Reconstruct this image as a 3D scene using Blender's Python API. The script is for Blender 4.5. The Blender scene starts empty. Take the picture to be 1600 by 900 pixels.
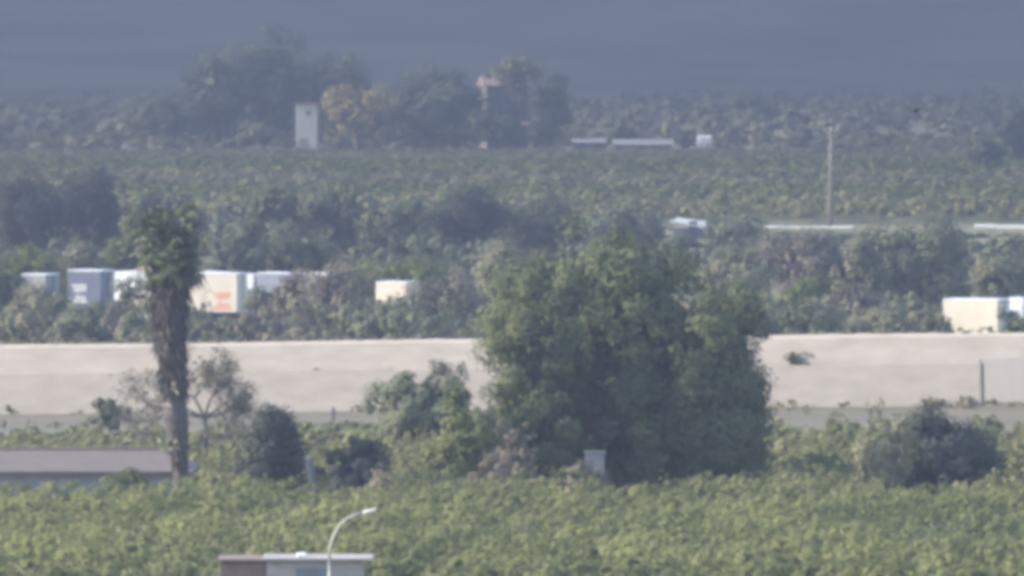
import bpy, bmesh, math, random
import numpy as np
from mathutils import Vector, Matrix

sc = bpy.context.scene
COL = sc.collection

# ------------------------------------------------------------------ camera
CAM_H = 20.5                         # camera mast height
FOV = math.radians(6.0)
F = 800.0 / math.tan(FOV / 2)        # focal length in photo pixels
HORIZON = 100.0                      # eye level in the photo
cam_data = bpy.data.cameras.new("camera")
cam_data.sensor_width = 36.0
cam_data.lens = 18.0 / math.tan(FOV / 2)
cam_data.clip_start = 1.0
cam_data.clip_end = 30000.0
cam = bpy.data.objects.new("camera", cam_data)
COL.objects.link(cam)
cam.location = (0, 0, CAM_H)
cam.rotation_euler = (math.radians(90) - math.atan((450 - HORIZON) / F), 0, 0)
sc.camera = cam

# ------------------------------------------------------------------ sky, sun, exposure
SUN_AZ = math.radians(-92)           # clockwise from the view direction: from the left
SUN_EL = math.radians(30)
world = bpy.data.worlds.new("World")
sc.world = world
world.use_nodes = True
wn = world.node_tree
sky = wn.nodes.new("ShaderNodeTexSky")
sky.sky_type = 'NISHITA'
sky.sun_disc = False
sky.sun_elevation = SUN_EL
sky.sun_rotation = SUN_AZ
wn.links.new(sky.outputs[0], wn.nodes["Background"].inputs[0])
wn.nodes["Background"].inputs[1].default_value = 0.15
sun_data = bpy.data.lights.new("sun", 'SUN')
sun_data.energy = 2.8
sun_data.angle = math.radians(0.6)
sun_data.color = (1.0, 0.93, 0.82)
sun = bpy.data.objects.new("sun", sun_data)
COL.objects.link(sun)
to_sun = Vector((math.sin(SUN_AZ) * math.cos(SUN_EL), math.cos(SUN_AZ) * math.cos(SUN_EL), math.sin(SUN_EL)))
sun.rotation_euler = to_sun.to_track_quat('Z', 'Y').to_euler()
sun.location = (-200, 300, 120)
sc.view_settings.view_transform = 'Standard'
sc.view_settings.look = 'None'
sc.view_settings.gamma = 1.0
sc.view_settings.exposure = 2.76
HAZE_DENSITY = 0.00102
HAZE_COLOR = (0.164, 0.162, 0.198)
HAZE_G = 0.78

sc.render.engine = 'CYCLES'
sc.cycles.use_denoising = True
sc.cycles.max_bounces = 5
sc.cycles.diffuse_bounces = 3
sc.cycles.transmission_bounces = 3
sc.cycles.volume_bounces = 0
sc.cycles.pixel_filter_type = 'BLACKMAN_HARRIS'
sc.cycles.filter_width = 5.0         # a soft traffic camera

# ------------------------------------------------------------------ helpers
def X(px, d): return (px - 800.0) / F * d
def Z(py, d): return CAM_H - (py - HORIZON) / F * d
def S(d): return F / d               # photo pixels per metre at distance d

# the land is flat as far as the motorway and climbs gently beyond it
FLAT_D = [0, 830, 1000, 1250, 1700, 2300, 3200, 5600, 9000]
REAL_D = [0, 830, 935, 1050, 1250, 1480, 1850, 2600, 3600]
def D(d): return float(np.interp(d, FLAT_D, REAL_D))            # true distance of something seen where flat land would be d away
def G(y): return np.maximum(0.0, CAM_H * (1 - np.asarray(y) / np.maximum(1e-6, np.interp(y, REAL_D, FLAT_D))))   # ground height

def verge_z(x, y):                                             # rough ground rising to the foot of the pale wall
    t = (y - 496.0) / (65.2 - 0.361 * x)
    if abs(x) > 60 or t <= 0 or t >= 1: return 0.0
    return max(0.02, 0.68 + 0.0226 * x) * t ** 1.5

def tag(o, label=None, cat=None, group=None, kind=None):
    if label: o["label"] = label
    if cat: o["category"] = cat
    if group: o["group"] = group
    if kind: o["kind"] = kind
    return o

def empty(name, loc, rz=0.0):
    o = bpy.data.objects.new(name, None)
    o.empty_display_size = 0.3
    o.location = loc
    o.rotation_euler = (0, 0, rz)
    COL.objects.link(o)
    return o

def link(name, me, mat, parent=None, loc=(0, 0, 0)):
    if mat and not me.materials: me.materials.append(mat)
    o = bpy.data.objects.new(name, me)
    COL.objects.link(o)
    o.location = loc
    if parent: o.parent = parent
    return o

def np_mesh(name, verts, faces, smooth=False):
    """verts (n,3), faces (m,k) all of the same size k"""
    me = bpy.data.meshes.new(name)
    verts = np.asarray(verts, dtype=np.float32); faces = np.asarray(faces, dtype=np.int32)
    k = faces.shape[1]
    me.vertices.add(len(verts)); me.vertices.foreach_set("co", verts.ravel())
    me.loops.add(faces.size); me.loops.foreach_set("vertex_index", faces.ravel())
    me.polygons.add(len(faces))
    me.polygons.foreach_set("loop_start", np.arange(0, faces.size, k, dtype=np.int32))
    try: me.polygons.foreach_set("loop_total", np.full(len(faces), k, dtype=np.int32))
    except Exception: pass
    me.update(calc_edges=True)
    if smooth: me.polygons.foreach_set("use_smooth", np.ones(len(faces), dtype=bool))
    return me

class MB:
    """collects shapes into one bmesh"""
    def __init__(self): self.bm = bmesh.new()
    def box(self, c, s, rot=None, bevel=0.0, taper=None):
        r = bmesh.ops.create_cube(self.bm, size=1.0)
        vs = r['verts']
        for v in vs:
            v.co = Vector((v.co.x * s[0], v.co.y * s[1], v.co.z * s[2]))
            if taper and v.co.z > 0:
                v.co.x *= taper[0]; v.co.y *= taper[1]
        if bevel:
            es = list({e for v in vs for e in v.link_edges})
            r2 = bmesh.ops.bevel(self.bm, geom=es, offset=bevel, segments=2, affect='EDGES', profile=0.5)
            vs = list({v for f in r2['faces'] for v in f.verts} | {v for v in vs if v.is_valid})
        M = Matrix.Translation(c) @ (rot.to_4x4() if rot else Matrix())
        for v in vs: v.co = M @ v.co
        return self
    def tube(self, pts, radii, seg=8, cap=True):
        bm = self.bm; rings = []
        pts = [Vector(p) for p in pts]
        for i, p in enumerate(pts):
            t = (pts[min(i + 1, len(pts) - 1)] - pts[max(i - 1, 0)]).normalized()
            q = t.to_track_quat('Z', 'Y')
            rings.append([bm.verts.new(p + q @ Vector((math.cos(2 * math.pi * k / seg) * radii[i], math.sin(2 * math.pi * k / seg) * radii[i], 0))) for k in range(seg)])
        for a, b in zip(rings, rings[1:]):
            for k in range(seg):
                bm.faces.new((a[k], a[(k + 1) % seg], b[(k + 1) % seg], b[k]))
        if cap:
            bm.faces.new(list(reversed(rings[0]))); bm.faces.new(rings[-1])
        return self
    def poly(self, pts):
        self.bm.faces.new([self.bm.verts.new(p) for p in pts]); return self
    def prism(self, prof, x0, x1):
        """profile of (y,z) points extruded along x"""
        a = [self.bm.verts.new((x0, y, z)) for y, z in prof]
        b = [self.bm.verts.new((x1, y, z)) for y, z in prof]
        n = len(prof)
        self.bm.faces.new(a); self.bm.faces.new(list(reversed(b)))
        for i in range(n):
            self.bm.faces.new((a[i], b[i], b[(i + 1) % n], a[(i + 1) % n]))
        return self
    def build(self, name, mat, parent=None, loc=(0, 0, 0), smooth=False):
        bmesh.ops.recalc_face_normals(self.bm, faces=self.bm.faces)
        me = bpy.data.meshes.new(name)
        self.bm.to_mesh(me); self.bm.free()
        if smooth:
            for p in me.polygons: p.use_smooth = True
        return link(name, me, mat, parent, loc)

# ------------------------------------------------------------------ materials
MATS = {}
def noise_ramp(nt, scale, c0, c1, lo=0.3, hi=0.7, coord='Object', detail=3.0, stretch=None, rough=0.6):
    tc = nt.nodes.new("ShaderNodeTexCoord")
    out = tc.outputs[coord]
    if stretch:
        mp = nt.nodes.new("ShaderNodeMapping"); mp.inputs['Scale'].default_value = stretch
        nt.links.new(out, mp.inputs[0]); out = mp.outputs[0]
    n = nt.nodes.new("ShaderNodeTexNoise")
    n.inputs['Scale'].default_value = scale; n.inputs['Detail'].default_value = detail
    n.inputs['Roughness'].default_value = rough
    nt.links.new(out, n.inputs['Vector'])
    r = nt.nodes.new("ShaderNodeValToRGB")
    r.color_ramp.elements[0].position = lo; r.color_ramp.elements[0].color = (*c0, 1)
    r.color_ramp.elements[1].position = hi; r.color_ramp.elements[1].color = (*c1, 1)
    nt.links.new(n.outputs['Fac'], r.inputs[0])
    return r, n

def mat_surface(name, c0, c1, scale=1.0, rough=0.8, bump=0.0, stretch=None, metallic=0.0, spec=0.3, lo=0.3, hi=0.7):
    m = bpy.data.materials.new(name); m.use_nodes = True
    nt = m.node_tree; b = nt.nodes["Principled BSDF"]
    r, n = noise_ramp(nt, scale, c0, c1, lo, hi, stretch=stretch)
    nt.links.new(r.outputs[0], b.inputs['Base Color'])
    b.inputs['Roughness'].default_value = rough
    b.inputs['Metallic'].default_value = metallic
    b.inputs['Specular IOR Level'].default_value = spec
    if bump:
        bp = nt.nodes.new("ShaderNodeBump"); bp.inputs['Strength'].default_value = bump
        bp.inputs['Distance'].default_value = 0.05
        nt.links.new(n.outputs['Fac'], bp.inputs['Height']); nt.links.new(bp.outputs[0], b.inputs['Normal'])
    MATS[name] = m
    return m

def mat_leaf(name, c0, c1, scale=0.8, trans=0.25, gloss=0.0, tint=(0.65, 1.4)):
    """foliage: two leaf colours in patches, a random tint for each leaf, some light through the blade"""
    m = bpy.data.materials.new(name); m.use_nodes = True
    nt = m.node_tree; nt.nodes.remove(nt.nodes["Principled BSDF"])
    out = nt.nodes["Material Output"]
    r, n = noise_ramp(nt, scale, c0, c1, 0.35, 0.65, detail=2.0)
    geo = nt.nodes.new("ShaderNodeNewGeometry")
    mr = nt.nodes.new("ShaderNodeMapRange")
    mr.inputs['To Min'].default_value = tint[0]; mr.inputs['To Max'].default_value = tint[1]
    nt.links.new(geo.outputs['Random Per Island'], mr.inputs[0])
    mul = nt.nodes.new("ShaderNodeMix"); mul.data_type = 'RGBA'; mul.blend_type = 'MULTIPLY'
    mul.inputs['Factor'].default_value = 1.0
    nt.links.new(r.outputs[0], mul.inputs['A']); nt.links.new(mr.outputs[0], mul.inputs['B'])
    d = nt.nodes.new("ShaderNodeBsdfDiffuse"); t = nt.nodes.new("ShaderNodeBsdfTranslucent")
    nt.links.new(mul.outputs['Result'], d.inputs[0]); nt.links.new(mul.outputs['Result'], t.inputs[0])
    mx = nt.nodes.new("ShaderNodeMixShader"); mx.inputs[0].default_value = trans
    nt.links.new(d.outputs[0], mx.inputs[1]); nt.links.new(t.outputs[0], mx.inputs[2])
    last = mx
    if gloss:
        g = nt.nodes.new("ShaderNodeBsdfGlossy"); g.inputs['Roughness'].default_value = 0.35
        m2 = nt.nodes.new("ShaderNodeMixShader"); m2.inputs[0].default_value = gloss
        nt.links.new(mx.outputs[0], m2.inputs[1]); nt.links.new(g.outputs[0], m2.inputs[2]); last = m2
    nt.links.new(last.outputs[0], out.inputs['Surface'])
    MATS[name] = m
    return m

mat_leaf('citrus', (0.118, 0.132, 0.064), (0.210, 0.212, 0.088), 0.16, 0.45, 0.0, tint=(0.85, 1.15))
mat_leaf('citrus_pale', (0.138, 0.146, 0.070), (0.205, 0.198, 0.090), 0.13, 0.42, 0.01, tint=(0.75, 1.25))
mat_leaf('field_green', (0.115, 0.132, 0.052), (0.165, 0.175, 0.068), 0.03, 0.3, tint=(0.85, 1.15))
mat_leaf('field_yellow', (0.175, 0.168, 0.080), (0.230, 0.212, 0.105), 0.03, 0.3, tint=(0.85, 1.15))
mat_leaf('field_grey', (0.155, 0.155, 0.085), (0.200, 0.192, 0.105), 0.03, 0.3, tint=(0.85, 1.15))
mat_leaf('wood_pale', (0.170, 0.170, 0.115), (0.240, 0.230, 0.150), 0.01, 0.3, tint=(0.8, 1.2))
mat_leaf('pine', (0.074, 0.086, 0.048), (0.120, 0.128, 0.058), 0.4, 0.28, tint=(0.8, 1.25))
mat_leaf('dark', (0.088, 0.096, 0.064), (0.130, 0.138, 0.078), 0.6, 0.2, tint=(0.8, 1.2))
mat_leaf('darkblue', (0.058, 0.062, 0.054), (0.078, 0.082, 0.066), 0.4, 0.25, tint=(0.8, 1.2))
mat_leaf('green', (0.085, 0.100, 0.042), (0.130, 0.138, 0.056), 0.5, 0.25)
mat_leaf('light', (0.085, 0.105, 0.036), (0.140, 0.148, 0.050), 0.5, 0.3)
mat_leaf('olive', (0.142, 0.140, 0.088), (0.195, 0.186, 0.114), 0.5, 0.25, tint=(0.8, 1.2))
mat_leaf('brown', (0.140, 0.124, 0.092), (0.185, 0.164, 0.120), 0.5, 0.25, tint=(0.8, 1.2))
mat_leaf('yellow', (0.250, 0.200, 0.075), (0.330, 0.260, 0.095), 0.3, 0.3)
mat_leaf('dry', (0.150, 0.122, 0.090), (0.200, 0.165, 0.120), 0.8, 0.25)
mat_leaf('fig', (0.112, 0.122, 0.080), (0.158, 0.166, 0.100), 0.9, 0.30, tint=(0.8, 1.2))
mat_leaf('palm_green', (0.050, 0.062, 0.034), (0.088, 0.098, 0.046), 0.8, 0.2)
mat_leaf('palm_dead', (0.064, 0.054, 0.048), (0.105, 0.088, 0.075), 1.0, 0.1)
mat_leaf('palm_pale', (0.360, 0.310, 0.230), (0.500, 0.440, 0.330), 1.0, 0.2)
mat_surface('bark', (0.055, 0.044, 0.034), (0.130, 0.105, 0.082), 5, 0.9, 0.6, stretch=(1, 1, 0.25))
mat_surface('palm_bark', (0.040, 0.035, 0.031), (0.078, 0.068, 0.060), 4, 0.9, 0.8, stretch=(1, 1, 2.0))
mat_surface('bark_grey', (0.070, 0.062, 0.056), (0.130, 0.115, 0.102), 5, 0.9, 0.5, stretch=(1, 1, 0.25))
mat_surface('wall_pale', (0.265, 0.229, 0.190), (0.332, 0.292, 0.248), 1.1, 0.9, 0.35, stretch=(0.4, 0.4, 1.3))
mat_surface('wall_earth', (0.208, 0.185, 0.158), (0.285, 0.255, 0.222), 1.0, 0.95, 0.5, stretch=(0.5, 0.5, 1.2))
mat_surface('panel_pale', (0.280, 0.246, 0.210), (0.310, 0.275, 0.236), 0.8, 0.8, stretch=(3, 3, 0.2))
mat_surface('joint_dark', (0.14, 0.125, 0.115), (0.19, 0.17, 0.16), 3, 0.9)
mat_surface('roof_pinkish', (0.078, 0.061, 0.053), (0.116, 0.092, 0.080), 1.2, 0.9, 0.2, stretch=(1, 4, 4))
mat_surface('plaster_grey', (0.130, 0.132, 0.140), (0.175, 0.176, 0.182), 0.9, 0.9, 0.1)
mat_surface('plaster_shed', (0.175, 0.155, 0.148), (0.230, 0.205, 0.195), 0.9, 0.9, 0.1)
mat_surface('brick_red', (0.105, 0.070, 0.062), (0.150, 0.105, 0.092), 1.6, 0.9, 0.1)
mat_surface('slab_white', (0.42, 0.40, 0.37), (0.54, 0.52, 0.48), 2, 0.8)
mat_surface('white_paint', (0.60, 0.60, 0.59), (0.68, 0.68, 0.67), 1.5, 0.45)
mat_surface('cream_paint', (0.60, 0.50, 0.37), (0.68, 0.585, 0.45), 1.0, 0.5, stretch=(1, 1, 0.4))
mat_surface('grey_paint', (0.20, 0.21, 0.24), (0.26, 0.27, 0.30), 1.0, 0.5)
mat_surface('blue_paint', (0.095, 0.105, 0.140), (0.120, 0.130, 0.170), 1.0, 0.5)
mat_surface('orange_print', (0.60, 0.22, 0.12), (0.70, 0.34, 0.22), 3, 0.5)
mat_surface('dark_glass', (0.020, 0.026, 0.034), (0.035, 0.042, 0.050), 1, 0.1, spec=0.6)
mat_surface('window_dark', (0.060, 0.070, 0.090), (0.10, 0.11, 0.13), 1, 0.3, spec=0.5)
mat_surface('rubber', (0.018, 0.018, 0.018), (0.035, 0.034, 0.032), 5, 0.85)
mat_surface('rim_metal', (0.35, 0.35, 0.35), (0.50, 0.50, 0.50), 5, 0.4, metallic=0.6)
mat_surface('chassis_dark', (0.030, 0.030, 0.032), (0.060, 0.058, 0.055), 3, 0.7)
mat_surface('galvanised', (0.24, 0.235, 0.20), (0.33, 0.32, 0.27), 3, 0.55, metallic=0.15)
mat_surface('wood_grey', (0.150, 0.130, 0.110), (0.250, 0.220, 0.190), 6, 0.9, stretch=(1, 1, 0.15))
mat_surface('concrete', (0.220, 0.212, 0.202), (0.300, 0.290, 0.275), 2, 0.9)
mat_surface('house_pink', (0.150, 0.130, 0.126), (0.190, 0.165, 0.158), 0.6, 0.9)
mat_surface('roof_tile', (0.220, 0.150, 0.125), (0.290, 0.200, 0.165), 1, 0.9)
mat_surface('red_wall', (0.460, 0.200, 0.170), (0.560, 0.300, 0.250), 0.4, 0.9)
mat_surface('asphalt', (0.045, 0.045, 0.048), (0.065, 0.064, 0.064), 0.8, 0.9)
mat_surface('road_paint', (0.70, 0.70, 0.68), (0.80, 0.80, 0.78), 2, 0.7)
mat_surface('dirt', (0.078, 0.068, 0.042), (0.116, 0.100, 0.064), 0.25, 0.95, 0.3)
mat_surface('stone', (0.085, 0.084, 0.084), (0.125, 0.122, 0.120), 2, 0.95, 0.4)
mat_surface('bird_dark', (0.008, 0.009, 0.010), (0.018, 0.018, 0.018), 8, 0.8)
mat_surface('hill', (0.020, 0.030, 0.020), (0.150, 0.145, 0.110), 0.014, 0.95)

def mat_ground():
    m = bpy.data.materials.new('ground_soil'); m.use_nodes = True
    nt = m.node_tree; b = nt.nodes["Principled BSDF"]
    r1, _ = noise_ramp(nt, 0.02, (0.230, 0.205, 0.140), (0.125, 0.138, 0.064), 0.40, 0.62, detail=5)
    r2, n2 = noise_ramp(nt, 0.9, (0.6, 0.6, 0.6), (1.25, 1.2, 1.1), 0.3, 0.7, detail=4)
    mul = nt.nodes.new("ShaderNodeMix"); mul.data_type = 'RGBA'; mul.blend_type = 'MULTIPLY'
    mul.inputs['Factor'].default_value = 1.0
    nt.links.new(r1.outputs[0], mul.inputs['A']); nt.links.new(r2.outputs[0], mul.inputs['B'])
    nt.links.new(mul.outputs['Result'], b.inputs['Base Color'])
    b.inputs['Roughness'].default_value = 0.95
    b.inputs['Specular IOR Level'].default_value = 0.1
    MATS['ground'] = m
mat_ground()
M = MATS

# ------------------------------------------------------------------ foliage
def unit(rng, n):
    v = rng.normal(size=(n, 3)); v /= np.linalg.norm(v, axis=1)[:, None] + 1e-9
    return v

def leaf_quads(P, N, size, rng, aspect=1.5):
    """one diamond-shaped leaf (or sprig) at every point, facing N"""
    n = len(P)
    t = unit(rng, n); t -= (t * N).sum(1)[:, None] * N; t /= np.linalg.norm(t, axis=1)[:, None] + 1e-9
    b = np.cross(N, t)
    L = (size * rng.uniform(0.6, 1.4, n))[:, None]
    a = t * L * 0.5 * aspect; c = b * L * 0.5
    bend = N * L * 0.12
    V = np.empty((n, 4, 3)); V[:, 0] = P - a; V[:, 1] = P + c + bend; V[:, 2] = P + a; V[:, 3] = P - c + bend
    return V

def crown_points(rng, rx, ry, rz, n, clumps, clump_r, shape='round', fill=0.45, lobes=0, up=0.15):
    """leaves on small clumps, clumps on a few big rounded lobes, lobes on an uneven ellipsoid"""
    nl = lobes or int(np.clip(clumps / 9, 5, 22))
    k_ = np.arange(nl) + 0.5                       # evenly spread directions, jittered
    zz = 1 - 2 * k_ / nl; aa = k_ * 2.39996 + rng.uniform(0, 6.28)
    ld = np.stack([np.cos(aa) * np.sqrt(1 - zz ** 2), np.sin(aa) * np.sqrt(1 - zz ** 2), zz], 1) + rng.normal(0, 0.22, (nl, 3))
    ld /= np.linalg.norm(ld, axis=1)[:, None]
    L = ld * rng.uniform(fill * 0.8, 0.68, nl)[:, None]
    L[0] = (0, 0, 0.05); ld[0] = (0, 0, 1)
    lr = rng.uniform(0.30, 0.52, nl); lr[0] = 0.6 if nl < 20 else 0.78
    if shape == 'box': L = np.sign(L) * np.abs(L) ** 0.80
    li = rng.choice(nl, clumps, p=lr ** 2 / (lr ** 2).sum())
    dd = unit(rng, clumps) + 0.55 * ld[li]; dd /= np.linalg.norm(dd, axis=1)[:, None] + 1e-9
    C = L[li] + dd * (lr[li] * rng.uniform(0.8, 1.05, clumps))[:, None]
    cr = clump_r * 0.8 * rng.uniform(0.55, 1.3, clumps)
    if shape == 'cone':
        h = (C[:, 2] + 1) / 2
        k = np.interp(h, [0, 0.45, 0.66, 1], [1.1, 1.0, 0.55, 0.4])
        C[:, 0] *= k; C[:, 1] *= k
    w = cr ** 2; idx = rng.choice(clumps, n, p=w / w.sum())
    D = unit(rng, n)
    r = cr[idx] * rng.uniform(0.35, 1.05, n) ** 0.7
    m = (rx + ry + rz) / 3.0
    R = np.array([rx, ry, rz])
    P = C[idx] * R + D * (r * m)[:, None] * np.array([1, 1, 0.8])
    N = D * 0.55 + dd[idx] * 0.8 + unit(rng, n) * 0.35 + np.array([0, 0, up])
    N /= np.linalg.norm(N, axis=1)[:, None]
    return P, N, C * R

def quads_to_mesh(name, V):
    n = len(V)
    return np_mesh(name, V.reshape(-1, 3), np.arange(n * 4).reshape(n, 4))

def tree(name, label, cat, px, wpx, top, d, mat, seed, shape='round', base=0.1, dens=1.0, group=None,
         trunk='bark', clump=0.30, depth=0.85, nclump=None, leafpx=2.6, fill=0.45, lobes=0):
    """a trunk with limbs and a crown of many leaves; px, wpx, top in photo pixels, d in metres"""
    rng = np.random.default_rng(seed)
    d = D(d); zg = float(G(d)) + verge_z(X(px, d), d)
    h = Z(top, d) - zg; r = wpx / 2.0 / S(d)
    root = empty(name, (X(px, d), d, zg)); tag(root, label, cat, group)
    z0 = base * h
    rz = (h - z0) / 2.0; cz = z0 + rz
    sp = S(d) * 0.64
    leaf = max(0.09, leafpx / sp)
    n = int(min(80000, max(500, dens * 4.0 * (2 * r * sp) * (2 * rz * sp) / leafpx ** 2)))
    nc = nclump or int(np.clip(60 * (max(h, 2 * r) / 6.0) ** 0.6 * (0.30 / clump) ** 2, 40, 300))
    P, N, C = crown_points(rng, r * 0.94, r * 0.94 * depth, rz * 0.90, n, nc, clump, shape, fill, lobes)
    # fit the leaves to the height and spread of the real tree
    kx = r / np.quantile(np.abs(P[:, 0]), 0.985); kz = rz / np.quantile(P[:, 2], 0.992)
    P *= np.array([kx, kx, kz]); C = C * np.array([kx, kx, kz])
    P[:, 2] += cz
    keep = P[:, 2] > 0.03
    V = leaf_quads(P[keep], N[keep], leaf, rng)
    nk = len(V) // 9                                # the inner foliage, in broader sprays
    K = unit(rng, nk) * (rng.uniform(0, 1, nk) ** 0.45 * 0.74)[:, None] * np.array([r * 0.9, r * 0.9 * depth, rz * 0.92])
    if shape == 'cone': K[:, :2] *= np.interp(K[:, 2] / rz, [-1, 0, 0.4, 1], [1, 0.9, 0.5, 0.35])[:, None]
    K[:, 2] += cz
    K = K[K[:, 2] > 0.05]
    if dens >= 0.75: V = np.concatenate([V, leaf_quads(K, unit(rng, len(K)), leaf * 2.6, rng)])
    link('crown', quads_to_mesh('crown', V), M[mat], root)
    mb = MB()
    lean = rng.uniform(-0.05, 0.05, 2) * h
    tr = max(0.06, 0.028 * h + 0.01 * r)
    th = h * (0.62 if base >= 0.1 else 0.45)
    if base < 0.1: tr *= 0.6
    pts = [(0, 0, -0.1), (lean[0] * .2, lean[1] * .2, th * 0.3), (lean[0] * .6, lean[1] * .6, th * 0.65), (lean[0], lean[1], th)]
    mb.tube(pts, [tr * 1.3, tr, tr * 0.75, tr * 0.3], 8)
    for i in range(6):
        c = C[rng.integers(len(C))] + np.array([0, 0, cz])
        s = rng.uniform(0.25, 0.8)
        p0 = Vector((lean[0] * s, lean[1] * s, th * s)); p2 = Vector(c)
        if p2.z < 0.3: p2.z = 0.3
        p1 = p0.lerp(p2, 0.5) + Vector((0, 0, 0.08 * h))
        mb.tube([p0, p1, p2], [tr * 0.45, tr * 0.3, tr * 0.1], 5)
    mb.build('trunk', M[trunk], root, smooth=True)
    return root

def plant_template(rng, r, h, n, leaf, clumps=14, clump=0.34, zmin=0.02):
    P, N, _ = crown_points(rng, r * 0.85, r * 0.85, h * 0.5, n, clumps, clump, 'box', 0.5, 16, 0.45)
    P[:, 2] += h * 0.52
    k = P[:, 2] > zmin
    return leaf_quads(P[k], N[k], leaf, rng)

def stuff_field(name, label, cat, spots, templates, mat, seed):
    rng = np.random.default_rng(seed)
    out = []
    for (x, y, s, sz, *ez) in spots:
        V = templates[rng.integers(len(templates))]
        a = rng.uniform(0, 2 * math.pi); c, sn = math.cos(a), math.sin(a)
        k = D(y) / y; x *= k; y *= k; s *= k; sz *= k      # beyond the flat land everything stands nearer and higher
        W = np.empty_like(V)
        W[..., 0] = (V[..., 0] * c - V[..., 1] * sn) * s + x
        W[..., 1] = (V[..., 0] * sn + V[..., 1] * c) * s + y
        W[..., 2] = V[..., 2] * sz + (ez[0] if ez else float(G(y)) + verge_z(x, y))
        out.append(W)
    o = link(name, quads_to_mesh(name, np.concatenate(out)), M[mat])
    return tag(o, label, cat, kind='stuff')

# ------------------------------------------------------------------ the setting
gx = np.linspace(-1400, 1400, 57); gy = np.concatenate([[-150, 200, 500, 700, 800], np.linspace(830, 2600, 80), np.linspace(2680, 4050, 12)])
GX, GY = np.meshgrid(gx, gy)
GV = np.stack([GX, GY, G(np.maximum(GY, 0.1))], -1).reshape(-1, 3)
ii = np.arange(GV.shape[0]).reshape(len(gy), len(gx))
tag(link('ground', np_mesh('ground', GV, np.stack([ii[:-1, :-1], ii[:-1, 1:], ii[1:, 1:], ii[1:, :-1]], -1).reshape(-1, 4), True), M['ground']), kind='structure')

# hills at the back of the plain
rng = np.random.default_rng(5)
nx, ny = 150, 26
xs = np.linspace(-1350, 1350, nx); ys = np.linspace(2620, 3900, ny)
ph = rng.uniform(0, 6.28, 12)
def hill_h(x, y):
    t = np.clip((y - 2620) / 1100.0, 0, 1)
    ridge = 62 + 9 * np.sin(x / 310.0 + ph[0]) + 6 * np.sin(x / 135.0 + ph[1]) + 4 * np.sin(x / 60.0 + ph[2] + y / 150)
    return G(y) + ridge * (t * t * (3 - 2 * t)) + 5 * t * np.sin(x / 38.0 + ph[3] + y / 60.0) - 0.6
GX, GY = np.meshgrid(xs, ys)
HV = np.stack([GX, GY, hill_h(GX, GY)], -1).reshape(-1, 3)
ii = np.arange(nx * ny).reshape(ny, nx)
HF = np.stack([ii[:-1, :-1], ii[:-1, 1:], ii[1:, 1:], ii[1:, :-1]], -1).reshape(-1, 4)
tag(link('hills', np_mesh('hills', HV, HF, True), M['hill']), kind='structure')

# the motorway behind the pale wall, running a little towards us on the right
def road_strip(name, off0, off1, z, mat, kind='structure', x0=-260, x1=260):
    def yy(x): return 731.0 - 0.45 * x          # centre line
    b = MB()
    n = 24
    for i in range(n):
        a = x0 + (x1 - x0) * i / n; c = x0 + (x1 - x0) * (i + 1) / n
        b.poly([(a, yy(a) + off0, z), (c, yy(c) + off0, z), (c, yy(c) + off1, z), (a, yy(a) + off1, z)])
    return b.build(name, M[mat])
rd = tag(road_strip('motorway', -25, 25, 0.010, 'asphalt'), kind='structure')
for off in (-23.6, -9.0, 9.0, 23.6):
    o = road_strip('edge_line', off - 0.1, off + 0.1, 0.016, 'road_paint'); o.parent = rd
# the verge: rough ground rising to the foot of the wall
vx = np.linspace(-60, 60, 61); vt = np.linspace(0, 1, 13); vr = np.random.default_rng(4)
VG = np.zeros((13, 61, 3))
for j, t in enumerate(vt):
    yw = 560.2 - 0.361 * vx + 1.0
    VG[j, :, 0] = vx; VG[j, :, 1] = 496 + (yw - 496) * t
    VG[j, :, 2] = 0.006 + np.clip(0.68 + 0.0226 * vx, 0.02, 3) * t ** 1.5 + vr.uniform(0, 0.05, 61) * (0 < t < 1)
ii = np.arange(13 * 61).reshape(13, 61)
tag(link('verge', np_mesh('verge', VG.reshape(-1, 3), np.stack([ii[:-1, :-1], ii[:-1, 1:], ii[1:, 1:], ii[1:, :-1]], -1).reshape(-1, 4), True), M['dirt']), kind='structure')

# ------------------------------------------------------------------ the long pale wall: lower wall, ledge, upper bank
WA = Vector((X(-220, 574), 574, -0.16)); WB = Vector((X(1860, 546), 546, 1.56))
wdir = (WB - WA).normalized(); wlen = (WB - WA).length
wrz = math.atan2(wdir.y, wdir.x)
wall = empty('boundary_wall', WA, wrz)
wall.rotation_euler = (0, -math.asin(wdir.z), wrz)
tag(wall, "long pale cream boundary wall with a weedy ledge, running across the whole scene", 'wall')
def wall_top(u): return 4.0 + 0.0 * u
rng = np.random.default_rng(11)
npan = 9
plen = wlen / npan
for i in range(npan):
    a, c = i * plen, (i + 1) * plen
    MB().box(((a + c) / 2, 0.18, 0.95), (plen - 0.003, 0.36, 2.78)).build('wall_section', M['wall_pale'], wall)
# upper bank: uneven sloping face
nu, nv = 160, 9
US = np.linspace(0, wlen, nu); VS = np.linspace(0, 1, nv)
V = np.zeros((nv, nu, 3))
for j, v in enumerate(VS):
    V[j, :, 0] = US
    V[j, :, 1] = 0.80 + 0.18 * v + rng.normal(0, 0.008, nu)
    V[j, :, 2] = 2.18 + (wall_top(US) - 2.18) * v + (0.03 * np.sin(US * 0.23) + rng.normal(0, 0.012, nu)) * v
back = V[-1:].copy(); back[..., 1] += 2.2; back[..., 2] -= 0.02
back2 = back.copy(); back2[..., 1] += 1.2; back2[..., 2] = -2.0
VV = np.concatenate([V, back, back2]); ii = np.arange((nv + 2) * nu).reshape(nv + 2, nu)
FF = np.stack([ii[:-1, :-1], ii[:-1, 1:], ii[1:, 1:], ii[1:, :-1]], -1).reshape(-1, 4)
link('upper_bank', np_mesh('upper_bank', VV.reshape(-1, 3), FF, True), M['wall_pale'], wall)
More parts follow.
